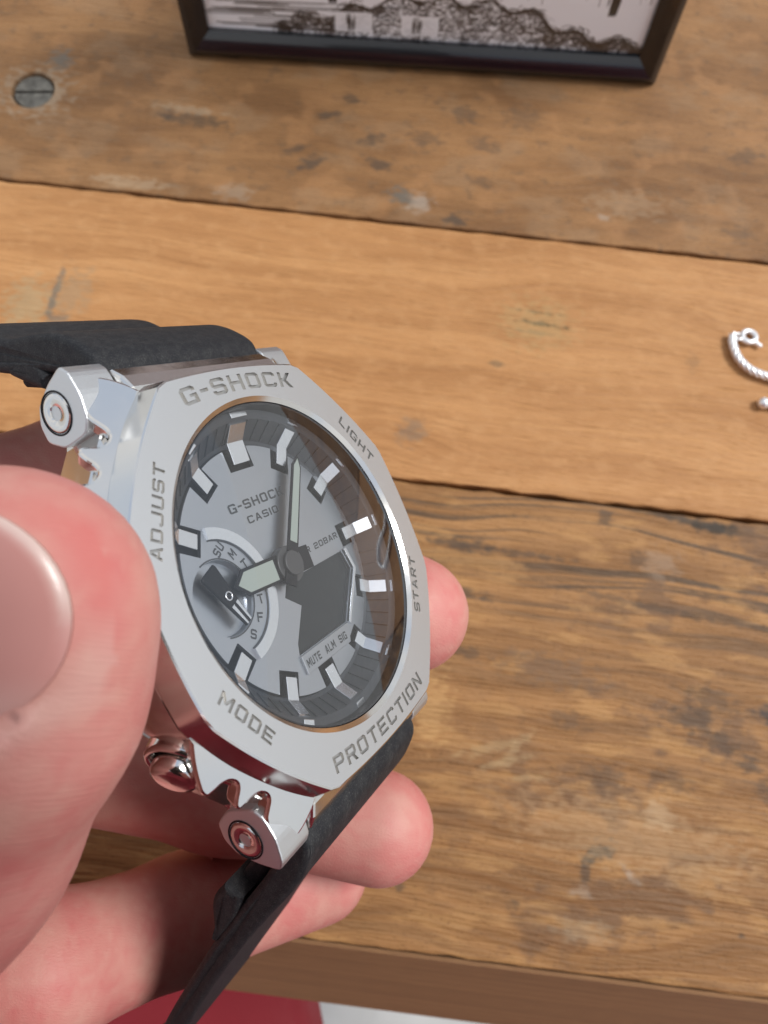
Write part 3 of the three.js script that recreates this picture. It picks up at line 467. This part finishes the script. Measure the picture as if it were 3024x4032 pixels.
// ---------- the hand ----------
function rcone(p, a, b, r1, r2) {          // distance to a tapered capsule
  const bax = b[0] - a[0], bay = b[1] - a[1], baz = b[2] - a[2], pax = p[0] - a[0], pay = p[1] - a[1], paz = p[2] - a[2];
  const l2 = bax * bax + bay * bay + baz * baz, h = clamp((pax * bax + pay * bay + paz * baz) / l2);
  return Math.hypot(pax - bax * h, pay - bay * h, paz - baz * h) - (r1 + (r2 - r1) * h);
}
const smin = (a, b, k) => { const h = Math.max(k - Math.abs(a - b), 0) / k; return Math.min(a, b) - h * h * k * 0.25; };
function nets(lo, hi, h, f) {              // naive surface nets
  const nx = Math.ceil((hi[0] - lo[0]) / h) + 1, ny = Math.ceil((hi[1] - lo[1]) / h) + 1, nz = Math.ceil((hi[2] - lo[2]) / h) + 1, F = new Float32Array(nx * ny * nz), p = [0, 0, 0];
  const B = 8, reach = B * h * 0.87 * 1.5;   // whole blocks far from the surface take one value
  for (let K = 0; K < nz; K += B) for (let J = 0; J < ny; J += B) for (let I = 0; I < nx; I += B) {
    const mid = f([lo[0] + (I + B / 2) * h, lo[1] + (J + B / 2) * h, lo[2] + (K + B / 2) * h]), far = Math.abs(mid) > reach;
    for (let k = K; k < Math.min(nz, K + B); k++) for (let j = J; j < Math.min(ny, J + B); j++) for (let i = I; i < Math.min(nx, I + B); i++) { p[0] = lo[0] + i * h; p[1] = lo[1] + j * h; p[2] = lo[2] + k * h; F[i + j * nx + k * nx * ny] = far ? mid : f(p); }
  }
  const id = new Int32Array(nx * ny * nz).fill(-1), pos = [], idx = [], sx = 1, sy = nx, sz = nx * ny, off = [0, sx, sy, sx + sy, sz, sx + sz, sy + sz, sx + sy + sz];
  const E = [[0, 1], [2, 3], [4, 5], [6, 7], [0, 2], [1, 3], [4, 6], [5, 7], [0, 4], [1, 5], [2, 6], [3, 7]];
  for (let k = 0; k < nz - 1; k++) for (let j = 0; j < ny - 1; j++) for (let i = 0; i < nx - 1; i++) {
    const o = i + j * sy + k * sz; let m = 0; for (let c = 0; c < 8; c++) if (F[o + off[c]] < 0) m |= 1 << c;
    if (m === 0 || m === 255) continue;
    let X = 0, Y = 0, Z = 0, n = 0;
    for (const [a, b] of E) { const fa = F[o + off[a]], fb = F[o + off[b]]; if (fa < 0 === fb < 0) continue; const t = fa / (fa - fb); X += (a & 1) + t * ((b & 1) - (a & 1)); Y += (a >> 1 & 1) + t * ((b >> 1 & 1) - (a >> 1 & 1)); Z += (a >> 2) + t * ((b >> 2) - (a >> 2)); n++; }
    id[o] = pos.length / 3; pos.push(lo[0] + (i + X / n) * h, lo[1] + (j + Y / n) * h, lo[2] + (k + Z / n) * h);
  }
  const quad = (a, b, c, d, fl) => { if (a < 0 || b < 0 || c < 0 || d < 0) return; fl ? idx.push(a, c, b, a, d, c) : idx.push(a, b, c, a, c, d); };
  for (let k = 1; k < nz - 1; k++) for (let j = 1; j < ny - 1; j++) for (let i = 1; i < nx - 1; i++) {
    const o = i + j * sy + k * sz, s = F[o] < 0;
    if (s !== F[o + sx] < 0) quad(id[o - sy - sz], id[o - sz], id[o], id[o - sy], !s);
    if (s !== F[o + sy] < 0) quad(id[o - sx - sz], id[o - sx], id[o], id[o - sz], !s);
    if (s !== F[o + sz] < 0) quad(id[o - sx - sy], id[o - sy], id[o], id[o - sx], !s);
  }
  const nor = new Float32Array(pos.length), e = h * 0.5;
  for (let i = 0; i < pos.length; i += 3) {
    const q = [pos[i], pos[i + 1], pos[i + 2]], g = [0, 1, 2].map(c => { const a = q.slice(), b = q.slice(); a[c] += e; b[c] -= e; return f(a) - f(b); }), L = Math.hypot(...g) || 1;
    for (let c = 0; c < 3; c++) nor[i + c] = g[c] / L;
  }
  const g = new THREE.BufferGeometry(); g.setAttribute('position', new THREE.Float32BufferAttribute(pos, 3)); g.setAttribute('normal', new THREE.Float32BufferAttribute(nor, 3)); g.setIndex(idx); return g;
}
const CH = {                               // joints in world millimetres, with radii
  thumb: [[-27.4, 117.5, -5.3, 11], [-29.6, 115.6, -0.0, 11.5], [-36.5, 109.8, 10.5, 12], [-58.7, 93.8, 34.5, 14.3]],
  index: [[4.9, 63.5, -10.9, 8.7], [-17.9, 59.9, -21.9, 8.8], [-44.2, 62.4, -33.3, 9.6], [-77.3, 74.1, -15.3, 11.5]],
  middle: [[0.2, 51.5, 20.7, 8.5], [-24.7, 49.4, 15.4, 8.9], [-48.0, 58.2, 8.2, 9.8], [-75.9, 72.3, 8.6, 11.5]],
  ring: [[-10.1, 36.6, 30.3, 8.4], [-30.6, 44.5, 34.9, 8.8], [-46.3, 59.1, 37.7, 9.4], [-74.8, 67.4, 36.3, 11.2]],
  little: [[-38.6, 26.7, 68.7, 7], [-50.8, 38.0, 64.4, 7.4], [-61.0, 51.2, 60.7, 8.2], [-80.7, 61.9, 58.5, 10.5]],
};
const WR = [-137.3, 41.7, 87.5, 25], ARM = [-187.5, 16.5, 153.4, 30], CMC = [-91.7, 70.8, 55.4, 17];
const RARM = [79.4, 173.3, 237.9];
const PALM = [[CH.index[3], CH.middle[3]], [CH.middle[3], CH.ring[3]], [CH.ring[3], CH.little[3]], [CH.index[3], WR], [CH.middle[3], WR], [CH.ring[3], WR], [CH.little[3], WR], [CH.thumb[3], CMC], [CMC, WR], [CMC, CH.index[3]], [CH.thumb[3], CH.index[3]], [CH.thumb[3], CH.middle[3]], [CMC, CH.middle[3]], [CMC, CH.ring[3]]];
const NAIL = { c: [-27.41, 126.56, -4.18], n: [-0.2690, 0.9412, 0.2039], a: [0.1002, 0.2211, -0.9652], w: 7.9, l: 7.1, rc: 10.5 };
const skinTop = V(...NAIL.n).normalize(), nailA = V(...NAIL.a).addScaledVector(skinTop, -V(...NAIL.a).dot(skinTop)).normalize(), nailL = new THREE.Vector3().crossVectors(nailA, skinTop);
const nailZ = (x, y) => -(x * x) / (2 * NAIL.rc) - Math.max(0, y - 1) ** 2 / 34 - Math.max(0, -y - 1) ** 2 / 60;
const nailR = (x, y) => Math.pow(Math.pow(Math.abs(x) / NAIL.w, 2.1) + Math.pow(Math.abs(y) / NAIL.l, 2.1), 1 / 2.1);
function handField(p) {
  let d = 1e9;
  for (const k in CH) { const c = CH[k]; let f = 1e9; for (let i = 0; i < 3; i++) f = smin(f, rcone(p, c[i], c[i + 1], c[i][3], c[i + 1][3]), 3.5); d = Math.min(d, f); }
  let q = 1e9; for (const [a, b] of PALM) { const r1 = a === WR || a === CMC ? a[3] : a[3] * 1.12, r2 = b === WR ? b[3] * 0.8 : b[3]; q = smin(q, rcone(p, a, b, r1, r2), 9); }
  q = smin(q, rcone(p, WR, ARM, WR[3], ARM[3]), 12);
  d = smin(d, q, 7);
  // bed of the thumbnail
  const x0 = p[0] - NAIL.c[0], y0 = p[1] - NAIL.c[1], z0 = p[2] - NAIL.c[2];
  if (x0 * x0 + y0 * y0 + z0 * z0 < 170) {
    const x = x0 * nailL.x + y0 * nailL.y + z0 * nailL.z, y = x0 * nailA.x + y0 * nailA.y + z0 * nailA.z, z = x0 * skinTop.x + y0 * skinTop.y + z0 * skinTop.z;
    const rr = (nailR(x, y) - 1.03) * 7, cut = Math.max(rr, -(z - nailZ(x, y) + 0.35));
    if (z > -6) d = -smin(-d, cut, 0.9);
  }
  return d;
}
// ---------- the phone taking the picture: its lens is where the camera is ----------
{
  const ph = new THREE.Group(); ph.name = 'phone'; scene.add(ph); tag(ph, 'dark phone held above the watch to take the picture', 'phone');
  const cx = [1.0000, 0.0091, 0.0023], cy = [0.0000, 0.2421, -0.9703], cz = [-0.0094, 0.9702, 0.2420];
  ph.setRotationFromMatrix(new THREE.Matrix4().makeBasis(V(...cx), V(...cy), V(...cz))); ph.position.set(0, 0.17, 0);
  const rr = (w, h, r) => [...arcPts(w / 2 - r, h / 2 - r, r, 0, 90, 8), ...arcPts(w / 2 - r, -h / 2 + r, r, 90, 180, 8), ...arcPts(-w / 2 + r, -h / 2 + r, r, 180, 270, 8), ...arcPts(-w / 2 + r, h / 2 - r, r, 270, 360, 8)];
  part('phone_body', slab(rr(71, 147, 11), 2.5, 10.3, 1).translate(-19, -52, 0), std({ color: lin(0.03, 0.032, 0.036), roughness: 0.4, metalness: 0.2 }), ph);
  part('lens_ring', new THREE.TorusGeometry(6.2, 0.8, 10, 40).translate(0, 0, 2.4), M.polished, ph);
}
const person = new THREE.Group(); person.name = 'person'; scene.add(person);
tag(person, 'person in red clothing holding the silver watch between thumb and fingers', 'person');
{
  const all = [...Object.values(CH).flat(), WR, CMC, ARM], lo = [0, 1, 2].map(c => Math.min(...all.map(j => j[c] - j[3])) - 3), hi = [0, 1, 2].map(c => Math.max(...all.map(j => j[c] + j[3])) + 3);
  const g = nets(lo, hi, 1.0, handField), pos = g.attributes.position, col = new Float32Array(pos.count * 3), uv = new Float32Array(pos.count * 2);
  for (let i = 0; i < pos.count; i++) {
    const p = [pos.getX(i), pos.getY(i), pos.getZ(i)];
    let u = p[0] + 0.3 * p[1], v = p[2] + 0.3 * p[1];   // skin coordinates: seen from above, square to the nail for the thumb
    { const A = CH.thumb[0], B = CH.thumb[3], far = Math.min(...['index', 'middle', 'ring', 'little'].map(k => Math.min(rcone(p, CH[k][0], CH[k][1], 8, 8), rcone(p, CH[k][1], CH[k][2], 9, 9), rcone(p, CH[k][2], CH[k][3], 10, 10))));
      if (rcone(p, A, B, 12, 14) < far) { const r = V(p[0] - A[0], p[1] - A[1], p[2] - A[2]); u = r.dot(nailL) + 0.2 * r.dot(skinTop); v = r.dot(nailA) - 0.2 * r.dot(skinTop); } }
    const b = 0.45 + 0.4 * n3(p[0] * 0.09, p[1] * 0.09, p[2] * 0.09) + 0.22 * n3(p[0] * 0.35, p[1] * 0.35, p[2] * 0.35) + 0.2 * n3(p[0] * 1.1, p[1] * 1.1, p[2] * 1.1);
    let c = mixc([0.58, 0.285, 0.235], [0.54, 0.17, 0.155], clamp(b));
    { const x0 = p[0] - NAIL.c[0], y0 = p[1] - NAIL.c[1], z0 = p[2] - NAIL.c[2], X = x0 * nailL.x + y0 * nailL.y + z0 * nailL.z, Yn = x0 * nailA.x + y0 * nailA.y + z0 * nailA.z, Z = x0 * skinTop.x + y0 * skinTop.y + z0 * skinTop.z;
      if (Z > -7) { const r = nailR(X, Yn); c = mixc(c, [0.55, 0.14, 0.125], 0.5 * (1 - sstep(0.02, 0.16, Math.abs(r - 1.05))) * sstep(-2, 3, Yn)); c = mixc(c, [0.60, 0.36, 0.31], 0.5 * (1 - sstep(0.03, 0.2, Math.abs(r - 1.14))) * sstep(2, -2, Yn)); } }
    col.set(c, i * 3); uv[i * 2] = u / 12; uv[i * 2 + 1] = v / 12;
  }
  g.setAttribute('color', new THREE.BufferAttribute(col, 3)); g.setAttribute('uv', new THREE.BufferAttribute(uv, 2)); g.scale(MM, MM, MM);
  const skinBump = tex(512, 512, (i, j, u, v) => 0.5 + 0.25 * fbm(u * 24, v * 30, 3) + 0.2 * fbm(u * 80, v * 80, 2) + 0.06 * Math.sin((v * 24 + 0.5 * fbm(u * 5, v * 5, 3) * 2.2) * 2 * Math.PI));
  const skin = std({ vertexColors: true, roughness: 0.5, specularIntensity: 0.55, bumpMap: skinBump, bumpScale: 0.00006, sheen: 0.25, sheenRoughness: 0.6, sheenColor: lin(0.9, 0.5, 0.45) });
  mesh('body', g, skin, person).userData.label = 'left hand with thumb in front and fingers behind the watch';
  // thumbnail: a curved plate with thickness
  const N = 26, P = [], I = [], U = [], NC = [];
  const at = (x, y, dz) => V(...NAIL.c).addScaledVector(nailL, x).addScaledVector(nailA, y).addScaledVector(skinTop, nailZ(x, y) + dz);
  const rows = []; for (let s = 0; s < 2; s++) { const dz = s ? -0.45 : 0.0; const row = []; for (let r = 0; r <= N; r++) for (let a = 0; a < 48; a++) { const t = a / 48 * 2 * Math.PI, cx = Math.cos(t), sy = Math.sin(t), k = 1 / Math.pow(Math.pow(Math.abs(cx) / NAIL.w, 2.1) + Math.pow(Math.abs(sy) / NAIL.l, 2.1), 1 / 2.1), f = r / N, edge = f > 0.93 ? (f - 0.93) * 3 : 0, q = at(cx * k * f, sy * k * f, dz - (s ? 0 : edge)); row.push(P.length / 3); P.push(q.x, q.y, q.z); { const yy = sy * k * f / NAIL.l, rim = sstep(0.9, 0.985, f) * sstep(-0.1, 0.35, yy); NC.push(...mixc(mixc([0.56, 0.265, 0.235], [0.59, 0.33, 0.295], sstep(-0.35, -0.75, yy)), [0.68, 0.50, 0.44], rim)); } U.push(cx * k * f / 12, sy * k * f / 12); } rows.push(row); }
  for (let s = 0; s < 2; s++) for (let r = 0; r < N; r++) for (let a = 0; a < 48; a++) { const b = (a + 1) % 48, w = rows[s], q = [w[r * 48 + a], w[r * 48 + b], w[(r + 1) * 48 + b], w[(r + 1) * 48 + a]]; s ? I.push(q[0], q[1], q[2], q[0], q[2], q[3]) : I.push(q[0], q[2], q[1], q[0], q[3], q[2]); }
  for (let a = 0; a < 48; a++) { const b = (a + 1) % 48, e = N * 48; I.push(rows[0][e + a], rows[1][e + a], rows[0][e + b], rows[0][e + b], rows[1][e + a], rows[1][e + b]); }
  const ng = new THREE.BufferGeometry(); ng.setAttribute('position', new THREE.Float32BufferAttribute(P, 3)); ng.setAttribute('uv', new THREE.Float32BufferAttribute(U, 2)); ng.setAttribute('color', new THREE.Float32BufferAttribute(NC, 3)); ng.setIndex(I); ng.computeVertexNormals(); ng.scale(MM, MM, MM);
  mesh('thumbnail', ng, std({ vertexColors: true, roughness: 0.24, bumpMap: brushTex, bumpScale: 0.000015 }), person);
  // the other hand, round the phone
  const RF = [[[33.9, 166.5, 52.7], [-6.0, 151.5, 53.1]], [[34.9, 162.1, 70.2], [-3.9, 146.0, 71.3]], [[35.9, 157.8, 87.6], [-2.9, 141.6, 88.8]], [[35.9, 153.6, 104.1], [2.0, 138.5, 105.5]]];
  const rh = p => { let d = 1e9; for (const [a, b] of RF) d = Math.min(d, rcone(p, a, b, 9, 7.5)); let q = rcone(p, [41.8, 174.3, 58.8], [45.8, 164.7, 114.1], 14, 16); q = smin(q, rcone(p, [41.8, 177.2, 63.6], [7.8, 181.2, 37.8], 11, 8.5), 6); q = smin(q, rcone(p, [45.8, 167.6, 102.5], RARM, 18, 28), 12); return smin(d, q, 6); };
  const RARM_ = RARM; const bx = [RARM_, [-10.0, 160.2, 38.8], [59.7, 170.6, 123.8]]; const hg = nets([0, 1, 2].map(c => Math.min(...bx.map(b => b[c])) - 32), [0, 1, 2].map(c => Math.max(...bx.map(b => b[c])) + 32), 2.2, rh);
  { const hp = hg.attributes.position, hu = new Float32Array(hp.count * 2), hc = new Float32Array(hp.count * 3); for (let i = 0; i < hp.count; i++) { hu[i * 2] = hp.getX(i) / 12; hu[i * 2 + 1] = hp.getZ(i) / 12; hc.set([0.57, 0.23, 0.19], i * 3); } hg.setAttribute('uv', new THREE.BufferAttribute(hu, 2)); hg.setAttribute('color', new THREE.BufferAttribute(hc, 3)); hg.scale(MM, MM, MM); mesh('phone_hand', hg, skin, person).userData.label = 'right hand gripping the phone'; }
  // red clothing: sleeve, torso and lap
  const cloth = p => {
    let d = rcone(p, [-240, -10, 300], [-230, 260, 330], 62, 78); d = smin(d, rcone(p, ARM, [-240, -10, 300], 44, 60), 30);
    d = smin(d, rcone(p, RARM, [165, 10, 345], 38, 52), 30); d = smin(d, rcone(p, [165, 10, 345], [215, 260, 345], 56, 74), 30);
    d = smin(d, rcone(p, [-80, -170, 300], [-80, 240, 325], 130, 130), 60); d = smin(d, rcone(p, [80, -170, 300], [80, 240, 325], 130, 130), 60); d = smin(d, rcone(p, [-170, 290, 335], [170, 290, 335], 80, 80), 60);
    d = smin(d, rcone(p, [-118, -270, 450], [-122, -255, 40], 98, 84), 50); d = smin(d, rcone(p, [150, -270, 450], [215, -255, 60], 98, 84), 50);
    return d + 5 * n3(p[0] * 0.012, p[1] * 0.03, p[2] * 0.02);
  };
  const cg = nets([-400, -420, -90], [440, 430, 640], 11, cloth), cp = cg.attributes.position, cu = new Float32Array(cp.count * 2); for (let i = 0; i < cp.count; i++) { cu[i * 2] = cp.getX(i) / 40; cu[i * 2 + 1] = (cp.getZ(i) + cp.getY(i)) / 40; } cg.setAttribute('uv', new THREE.BufferAttribute(cu, 2)); cg.scale(MM, MM, MM);
  mesh('red_clothing', cg, std({ color: lin(0.2, 0.008, 0.016), roughness: 0.85, sheen: 0.4, sheenColor: lin(0.6, 0.1, 0.1), bumpMap: grainTex, bumpScale: 0.0006 }), person);
}

renderer.render(scene, camera);
